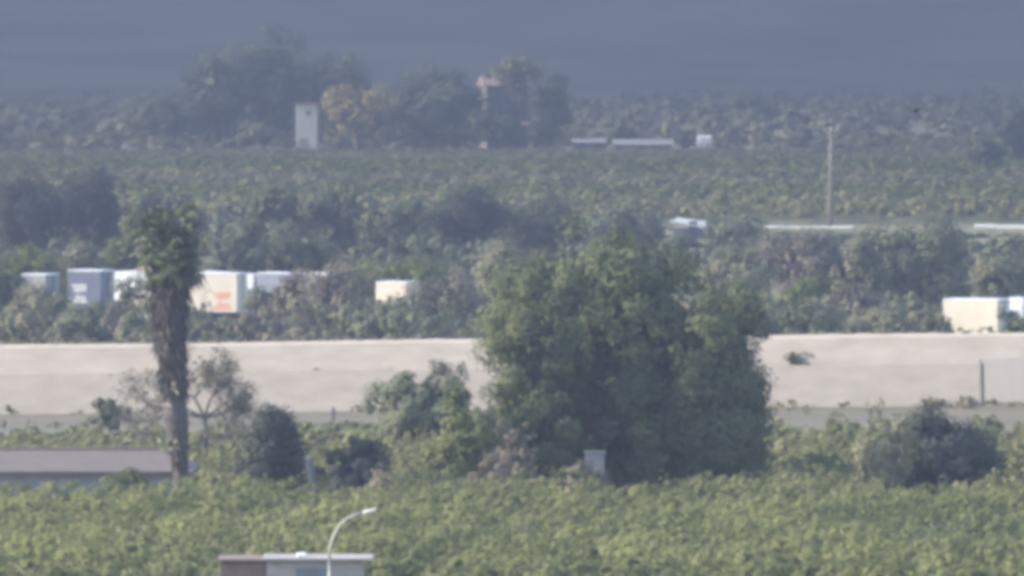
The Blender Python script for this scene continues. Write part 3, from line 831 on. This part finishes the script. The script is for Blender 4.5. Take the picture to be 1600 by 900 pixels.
# ------------------------------------------------------------------ trees and bushes
FT = [  # foreground and middle: name, label, category, px, width, top, distance, leaf, seed, options
 ('umbrella_pine', "very large dark spreading tree in the middle of the scene", 'tree', 975, 400, 377, 452, 'pine', 137, dict(base=0.0, clump=0.19, depth=0.8, nclump=340, fill=0.35, dens=2.2, shape='round', lobes=44, leafpx=3.0)),
 ('broadleaf_tree', "dark rounded tree merging into the right flank of the big tree", 'tree', 1130, 158, 455, 449, 'pine', 102, dict(base=0.0, shape='box', clump=0.3, fill=0.3, dens=2.6, lobes=26, nclump=170, leafpx=3.0)),
 ('broadleaf_tree', "light green tree leaning on the left flank of the big tree", 'tree', 842, 170, 425, 447, 'pine', 103, dict(base=0.0, clump=0.24, fill=0.4, dens=1.5, lobes=24, nclump=140, shape='box')),
 ('shrub', "bright leafy shrub at the lower left foot of the big tree", 'shrub', 735, 150, 612, 444, 'green', 104, dict(base=0.0, clump=0.24)),
 ('fig_tree', "grey green fig tree with knobbly tufts in front of the pale wall", 'tree', 662, 165, 570, 495, 'fig', 105, dict(base=0.0, clump=0.24, nclump=120, fill=0.4, dens=1.7, shape='box', lobes=26)),
 ('dry_shrub', "pinkish dry shrub at the left foot of the big tree", 'shrub', 800, 80, 655, 437, 'dry', 106, dict(base=0.0, dens=0.5, clump=0.2)),
 ('dry_shrub', "low pale dusty bush beside the box under the big tree", 'shrub', 912, 84, 722, 431, 'brown', 116, dict(base=0.0)),
 ('dry_shrub', "low pinkish dry bush beside the dark round bush", 'shrub', 605, 80, 732, 432, 'dry', 107, dict(base=0.0, dens=0.6)),
 ('shrub', "dusky purple brown low bush at the lower left of the big tree", 'shrub', 770, 75, 712, 433, 'brown', 108, dict(base=0.0, dens=0.8)),
 ('cypress', "dark conical bush with a narrow top right of the palm", 'bush', 428, 118, 638, 440, 'darkblue', 109, dict(base=0.0, shape='cone', clump=0.3, dens=2.2, lobes=26, nclump=110)),
 ('shrub', "dark round bush right of the pale leaning post", 'bush', 560, 118, 688, 438, 'darkblue', 110, dict(base=0.0, shape='box', dens=2.0, lobes=20, nclump=90)),
 ('shrub', "big dark round bush in the orchard on the right", 'bush', 1455, 205, 640, 440, 'darkblue', 111, dict(base=0.0, shape='box', dens=2.0, fill=0.4, lobes=26, nclump=130)),
 ('olive_tree', "silvery shrub at the left side of the big dark orchard bush", 'shrub', 1378, 110, 655, 436, 'olive', 112, dict(base=0.0, dens=0.7)),
 ('shrub', "small grey green bush in front of the wall left of the palm", 'bush', 172, 68, 622, 540, 'fig', 113, dict(base=0.0)),
 ('shrub', "low green bush overhanging the right end of the shed roof", 'bush', 205, 100, 733, 434, 'green', 114, dict(base=0.0)),
 ('shrub', "grey tuft of weeds on the ledge of the pale wall", 'weeds', 1255, 85, 550, 554.8, 'olive', 115, dict(base=0.77, dens=0.45, depth=0.2)),
 # hedge in front of the motorway
 ('hedge_tree', "dark bush at the left edge above the wall", 'bush', 10, 80, 412, 700, 'dark', 201, {}),
 ('hedge_tree', "grey green bush in front of the grey trailer, far left", 'bush', 62, 120, 446, 690, 'olive', 202, {}),
 ('hedge_tree', "bush below the dark blue truck", 'bush', 135, 115, 473, 680, 'fig', 203, {}),
 ('hedge_tree', "olive brown bush between the blue truck and the palm", 'bush', 202, 62, 432, 690, 'olive', 204, {}),
 ('hedge_tree', "bush under the orange print of the cream truck", 'bush', 345, 100, 488, 675, 'olive', 205, {}),
 ('hedge_tree', "dusky bush hiding the rear of the grey trailer", 'bush', 474, 96, 420, 705, 'brown', 206, {}),
 ('hedge_tree', "grey bush hiding the lower side of the grey trailer", 'bush', 424, 84, 447, 712, 'fig', 218, {}),
 ('hedge_tree', "large round brown green tree left of the small cream truck", 'tree', 527, 135, 410, 685, 'brown', 207, dict(fill=0.4)),
 ('hedge_tree', "low pale bush below the small cream truck", 'bush', 612, 90, 470, 670, 'olive', 208, {}),
 ('hedge_tree', "broad brown tree right of the small cream truck", 'tree', 700, 140, 424, 690, 'brown', 209, dict(fill=0.4)),
 ('hedge_tree', "tall pale green tree behind the left shoulder of the big tree", 'tree', 790, 120, 378, 705, 'olive', 210, {}),
 ('hedge_tree', "dark bush behind the right shoulder of the big tree", 'bush', 1150, 115, 455, 680, 'dark', 211, {}),
 ('hedge_tree', "wide dark bush just above the wall, right of the big tree", 'bush', 1245, 150, 470, 655, 'dark', 212, dict(shape='box')),
 ('hedge_tree', "light topped bush behind the wide dark bush", 'bush', 1262, 140, 432, 700, 'green', 213, {}),
 ('hedge_tree', "dusky sloping bush between the light bush and the dark tree", 'bush', 1335, 95, 443, 695, 'brown', 214, {}),
 ('hedge_tree', "low green bush right above the wall, left of the cream box truck", 'bush', 1385, 125, 480, 660, 'olive', 215, {}),
 ('hedge_tree', "small bush touching the left side of the large cream truck", 'bush', 1452, 70, 484, 665, 'olive', 216, {}),
 ('hedge_tree', "bright green bush hiding the truck cab at the right edge", 'bush', 1592, 58, 484, 665, 'green', 217, {}),
 # beyond the motorway
 ('roadside_tree', "pale green bush at the left edge beyond the trucks", 'tree', 45, 115, 384, 800, 'light', 301, {}),
 ('roadside_tree', "pale green bush beyond the dark blue truck", 'tree', 135, 110, 378, 805, 'olive', 302, {}),
 ('roadside_tree', "bright green tree peeping out left of the palm crown", 'tree', 207, 88, 333, 815, 'light', 303, {}),
 ('roadside_tree', "grey green tree beyond the cream truck, right of the palm", 'tree', 372, 115, 345, 810, 'fig', 304, {}),
 ('roadside_tree', "dusky grey tree beyond the grey trailer", 'tree', 462, 135, 348, 820, 'fig', 305, {}),
 ('roadside_tree', "low pale green thicket beyond the small cream truck", 'tree', 640, 170, 400, 800, 'light', 306, {}),
 ('roadside_tree', "grey brown tree right behind the big tree top", 'tree', 1155, 130, 380, 800, 'olive', 307, {}),
 ('roadside_tree', "wide grey brown poplar clump right of the big tree", 'tree', 1265, 190, 358, 810, 'brown', 308, dict(fill=0.4)),
 ('roadside_tree', "slim grey brown tree left of the dark roadside tree", 'tree', 1350, 100, 368, 805, 'olive', 309, {}),
 ('roadside_tree', "large dark roadside tree above the large cream truck", 'tree', 1440, 185, 340, 815, 'dark', 310, dict(fill=0.4)),
 ('roadside_tree', "pale green tree at the right edge above the white cab", 'tree', 1560, 110, 392, 790, 'olive', 311, {}),
 # middle distance
 ('field_tree', "broad dark tree at the left edge in the middle distance", 'tree', 35, 175, 270, 960, 'darkblue', 401, {}),
 ('field_tree', "dark tree with a rounded top left of the palm crown", 'tree', 148, 125, 262, 980, 'darkblue', 402, {}),
 ('field_tree', "dark tree above the palm, middle distance", 'tree', 262, 120, 300, 1000, 'dark', 403, {}),
 ('field_tree', "dark hazy tree up and right of the palm", 'tree', 430, 140, 290, 1020, 'dark', 404, {}),
 ('field_tree', "dark hazy tree, next right after the one up and right of the palm", 'tree', 530, 120, 286, 1010, 'dark', 405, {}),
 ('field_tree', "dark hazy tree left of the tallest dark one in the middle distance", 'tree', 610, 110, 306, 1000, 'dark', 406, {}),
 ('field_tree', "tallest dark tree of the middle distance, near the centre", 'tree', 730, 145, 288, 1000, 'darkblue', 407, {}),
 ('field_tree', "grey green tree above the left half of the big tree", 'tree', 850, 125, 306, 1010, 'dark', 408, {}),
 ('field_tree', "grey green tree above the crown of the big tree", 'tree', 965, 130, 318, 1000, 'fig', 409, {}),
 ('field_tree', "dark tree right of the white roofed hut", 'tree', 1150, 105, 335, 1040, 'fig', 410, {}),
 ('field_tree', "low dark tree below the white roofed hut", 'tree', 1060, 80, 366, 980, 'dark', 411, {}),
 ('field_tree', "dark tree at the right edge below the far plain", 'tree', 1590, 65, 175, 1950, 'darkblue', 412, {}),
 ('field_tree', "dark spreading bush on the far plain by the right edge", 'tree', 1540, 55, 212, 1750, 'dark', 413, {}),
 # far farm
 ('far_tree', "very tall hazy tree, leftmost of the tall group behind the tower", 'tree', 340, 130, 78, 2370, 'dark', 501, {}),
 ('far_tree', "very tall hazy tree rising left behind the white tower", 'tree', 425, 160, 46, 2380, 'dark', 502, {}),
 ('far_tree', "tall hazy tree rising right behind the white tower", 'tree', 530, 145, 84, 2380, 'dark', 503, {}),
 ('far_tree', "lower hazy tree left of the tall group on the far plain", 'tree', 258, 130, 146, 2360, 'fig', 504, {}),
 ('far_tree', "greyish mound of a bush left of the white tower", 'tree', 405, 88, 190, 2290, 'olive', 505, {}),
 ('yellow_tree', "yellow autumn tree right of the white tower", 'tree', 560, 112, 134, 2258, 'yellow', 506, dict(fill=0.4, lobes=16)),
 ('far_tree', "dark broad tree right of the yellow tree", 'tree', 668, 150, 104, 2270, 'dark', 507, {}),
 ('far_tree', "dark broad tree left of the pink farmhouse", 'tree', 715, 110, 114, 2265, 'dark', 508, {}),
 ('far_tree', "pale green tree top above the pink farmhouse", 'tree', 808, 95, 90, 2268, 'olive', 509, dict(base=0.70)),
 ('far_tree', "narrow dark tree right of the pink farmhouse", 'tree', 860, 66, 115, 2280, 'dark', 510, {}),
 ('far_tree', "low dark bush in front of the farmhouse", 'tree', 775, 90, 172, 2252, 'dark', 511, {}),
 ('far_tree', "dark bush between the barns on the far plain", 'tree', 975, 55, 195, 2360, 'dark', 512, {}),
 ('far_tree', "dark bush left of the white van on the far plain", 'tree', 1068, 36, 204, 2370, 'dark', 513, {}),
 ('far_tree', "hazy rounded tree far behind the white van", 'tree', 1175, 85, 146, 3200, 'fig', 514, {}),
 ('far_tree', "hazy rounded tree far back towards the right edge", 'tree', 1508, 115, 158, 3100, 'fig', 515, {}),
]
for (nm, lb, ct, px, w, tp, d, mt, sd, kw) in FT:
    tree(nm, lb, ct, px, w, tp, d, mt, sd, **kw)

# ------------------------------------------------------------------ orchards and scrub (uncountable masses)
rng = np.random.default_rng(300)
def grid(d0, d1, row, step, jit, margin=1.18, smin=0.85, smax=1.15, hmin=0.8, hmax=1.15, skip=None, yaw=0.06):
    out = []
    y = d0
    while y < d1:
        half = 800.0 / F * y * margin
        x = -half + rng.uniform(0, step)
        while x < half:
            px = 800 + x / y * F
            yy = y + yaw * x
            if d0 <= yy <= d1 + 4 and not (skip and skip(px, yy)) and rng.uniform() > 0.04:
                out.append((x + rng.normal(0, jit), yy + rng.normal(0, jit), rng.uniform(smin, smax), rng.uniform(hmin, hmax)))
            x += step
        y += row
    return out
front_t = [plant_template(rng, 2.6, 2.6, 2250, 0.12, 200, 0.115, 1.15) for _ in range(5)]
edge_t = [plant_template(rng, 2.4, 2.6, 2600, 0.13, 120, 0.15) for _ in range(4)]
def skip_front(px, y):
    return 320 < px < 600 and y < 357
stuff_field('citrus_orchard', "dense green citrus orchard filling the foreground", 'orchard',
            grid(365, 424, 4.2, 3.6, 0.45, skip=skip_front, margin=1.1, hmin=0.86, hmax=1.14), front_t, 'citrus', 1)
stuff_field('citrus_orchard', "front row of the citrus orchard along the bottom edge", 'orchard',
            grid(351, 363, 4.2, 3.6, 0.3, skip=skip_front, margin=1.1, hmin=0.9, hmax=1.05), edge_t, 'citrus', 6)
mid_t = [plant_template(rng, 2.3, 2.35, 1300, 0.14, 110, 0.14, 0.8) for _ in range(5)]
def skip_mid(px, y):
    return (px < 330 and y < 456) or (px < 600 and y > 474) or (820 < px < 1190 and y < 462) or (1340 < px < 1550 and y < 446) or (370 < px < 620 and y < 444)
stuff_field('citrus_orchard', "paler green orchard rows between the big tree and the pale wall", 'orchard',
            grid(430, 496, 5.0, 3.8, 0.4, skip=skip_mid, hmin=0.85, hmax=1.1, margin=1.1), mid_t, 'citrus_pale', 2)
weed_t = [plant_template(rng, 0.6, 0.45, 60, 0.14, 8, 0.4) for _ in range(5)]
sp = [(X(rng.uniform(-100, 600), y), y, rng.uniform(1.2, 2.2), rng.uniform(0.6, 1.4)) for y in rng.uniform(498, 536, 330)] + [(X(rng.uniform(560, 1720), y), y, rng.uniform(1.2, 2.2), rng.uniform(1.0, 2.6)) for y in rng.uniform(496, 527, 330)]
stuff_field('low_crop', "low yellow green crop growing before the pale wall", 'crop', sp, [plant_template(rng, 0.7, 0.45, 70, 0.14, 8, 0.4) for _ in range(4)], 'citrus_pale', 12)
sp = [(X(rng.uniform(-80, 1700), y), y, rng.uniform(.5, 1.5), rng.uniform(.3, 1.3)) for y in rng.uniform(500, 551, 300)]
sp += [(x, 560.0 - 0.361 * x - rng.uniform(0.1, 1.6), rng.uniform(.4, 1.0), rng.uniform(.3, 1.5)) for x in rng.uniform(-36, 36, 60)]
sp += [(x, 560.85 - 0.361 * x, rng.uniform(.3, .6), rng.uniform(.2, 0.7), 0.68 + 0.0226 * x + 2.2) for x in list(rng.uniform(-36, 36, 16)) + list(rng.uniform(14.2, 18.6, 16))]
sp += [(x, 562.6 - 0.361 * x, rng.uniform(.4, 1.0), rng.uniform(.2, 0.9), 0.68 + 0.0226 * x + 3.95) for x in rng.uniform(-40, 40, 150)]
stuff_field('weeds', "dry grass and weeds along the foot and top of the pale wall", 'weeds', sp, weed_t, 'field_grey', 3)
# scrub either side of the motorway
scrub_t = [plant_template(rng, 2.2, 2.6, 240, 0.34, 14, 0.32) for _ in range(5)]
sp = []
for y in rng.uniform(602, 668, 150):
    sp.append((X(rng.uniform(-120, 1720), y), y, rng.uniform(.6, 1.3), rng.uniform(.5, 0.95)))
stuff_field('scrub', "low scrub behind the top of the pale wall", 'scrub', sp, scrub_t, 'olive', 4)
sp = []
for y in rng.uniform(835, 1222, 430):
    px = rng.uniform(-120, 1720); hm_ = rng.uniform(.6, 1.6)
    if px > 1030: hm_ = min(hm_, Z(rng.uniform(358, 372), y) / 2.7)
    if hm_ > 0.06: sp.append((X(px, y), y, rng.uniform(.8, 1.6), hm_))
stuff_field('scrub', "mixed scrub beyond the motorway", 'scrub', sp, scrub_t, 'fig', 5)
hedge_t = [plant_template(rng, 2.0, 2.6, 520, 0.19, 22, 0.28) for _ in range(5)]
for mt_, sd_, lb_ in (('olive', 7, "ragged olive green hedge growth along the motorway"), ('fig', 8, "ragged grey green hedge growth along the motorway"), ('brown', 9, "ragged brown hedge growth along the motorway")):
    sp = []
    for y in rng.uniform(662, 702, 42):
        px = rng.uniform(-120, 760) if rng.uniform() < 0.68 else rng.uniform(1080, 1455)
        top = rng.uniform(452, 512)
        if 300 < px < 390: top = max(top, 496)
        sp.append((X(px, y), y, rng.uniform(.8, 1.3), Z(top, y) / 2.65))
    stuff_field('hedge_growth', lb_, 'hedge', sp, hedge_t, mt_, sd_)
far_t = [plant_template(rng, 2.7, 2.6, 114, 0.57, 14, 0.38, 1.2) for _ in range(6)]
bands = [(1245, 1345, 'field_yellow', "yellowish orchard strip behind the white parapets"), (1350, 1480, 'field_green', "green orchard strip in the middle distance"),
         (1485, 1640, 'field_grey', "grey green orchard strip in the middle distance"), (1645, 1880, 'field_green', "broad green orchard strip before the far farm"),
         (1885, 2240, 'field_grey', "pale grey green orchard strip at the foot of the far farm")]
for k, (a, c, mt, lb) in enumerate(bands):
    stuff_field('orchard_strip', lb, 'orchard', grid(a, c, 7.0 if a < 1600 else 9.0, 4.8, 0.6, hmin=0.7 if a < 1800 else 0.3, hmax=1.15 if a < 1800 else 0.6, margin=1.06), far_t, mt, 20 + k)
wood_t = [plant_template(rng, 5.0, 6.5, 110, 1.4, 12, 0.36) for _ in range(6)]
sp = []
for y in rng.uniform(2255, 2640, 330):
    px = rng.uniform(-120, 1720)
    if (y < 2400 and (880 < px < 1125 or 440 < px < 520)): continue
    sp.append((X(px, y), y, rng.uniform(.5, 1.1), rng.uniform(.25, 0.75) * (1.0 if px < 900 else 0.6)))
stuff_field('far_scrub', "low bushes at the foot of the far farm trees", 'scrub', sp, wood_t, 'field_grey', 41)
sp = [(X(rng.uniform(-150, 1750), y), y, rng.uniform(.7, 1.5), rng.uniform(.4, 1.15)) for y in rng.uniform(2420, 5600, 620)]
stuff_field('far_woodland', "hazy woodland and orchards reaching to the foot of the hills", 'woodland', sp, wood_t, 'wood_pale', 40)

# ------------------------------------------------------------------ haze
hz = MB().box((0, 1945, 52), (2840, 4250, 106)).build('haze', None)
hz["kind"] = "stuff"; hz["label"] = "pale blue morning haze over the plain"; hz["category"] = "haze"
hm = bpy.data.materials.new('haze'); hm.use_nodes = True
ht = hm.node_tree; ht.nodes.remove(ht.nodes["Principled BSDF"])
pv = ht.nodes.new("ShaderNodeVolumePrincipled")
pv.inputs['Color'].default_value = (*HAZE_COLOR, 1)
pv.inputs['Density'].default_value = HAZE_DENSITY
pv.inputs['Anisotropy'].default_value = HAZE_G
ht.links.new(pv.outputs[0], ht.nodes["Material Output"].inputs['Volume'])
hz.data.materials.append(hm)
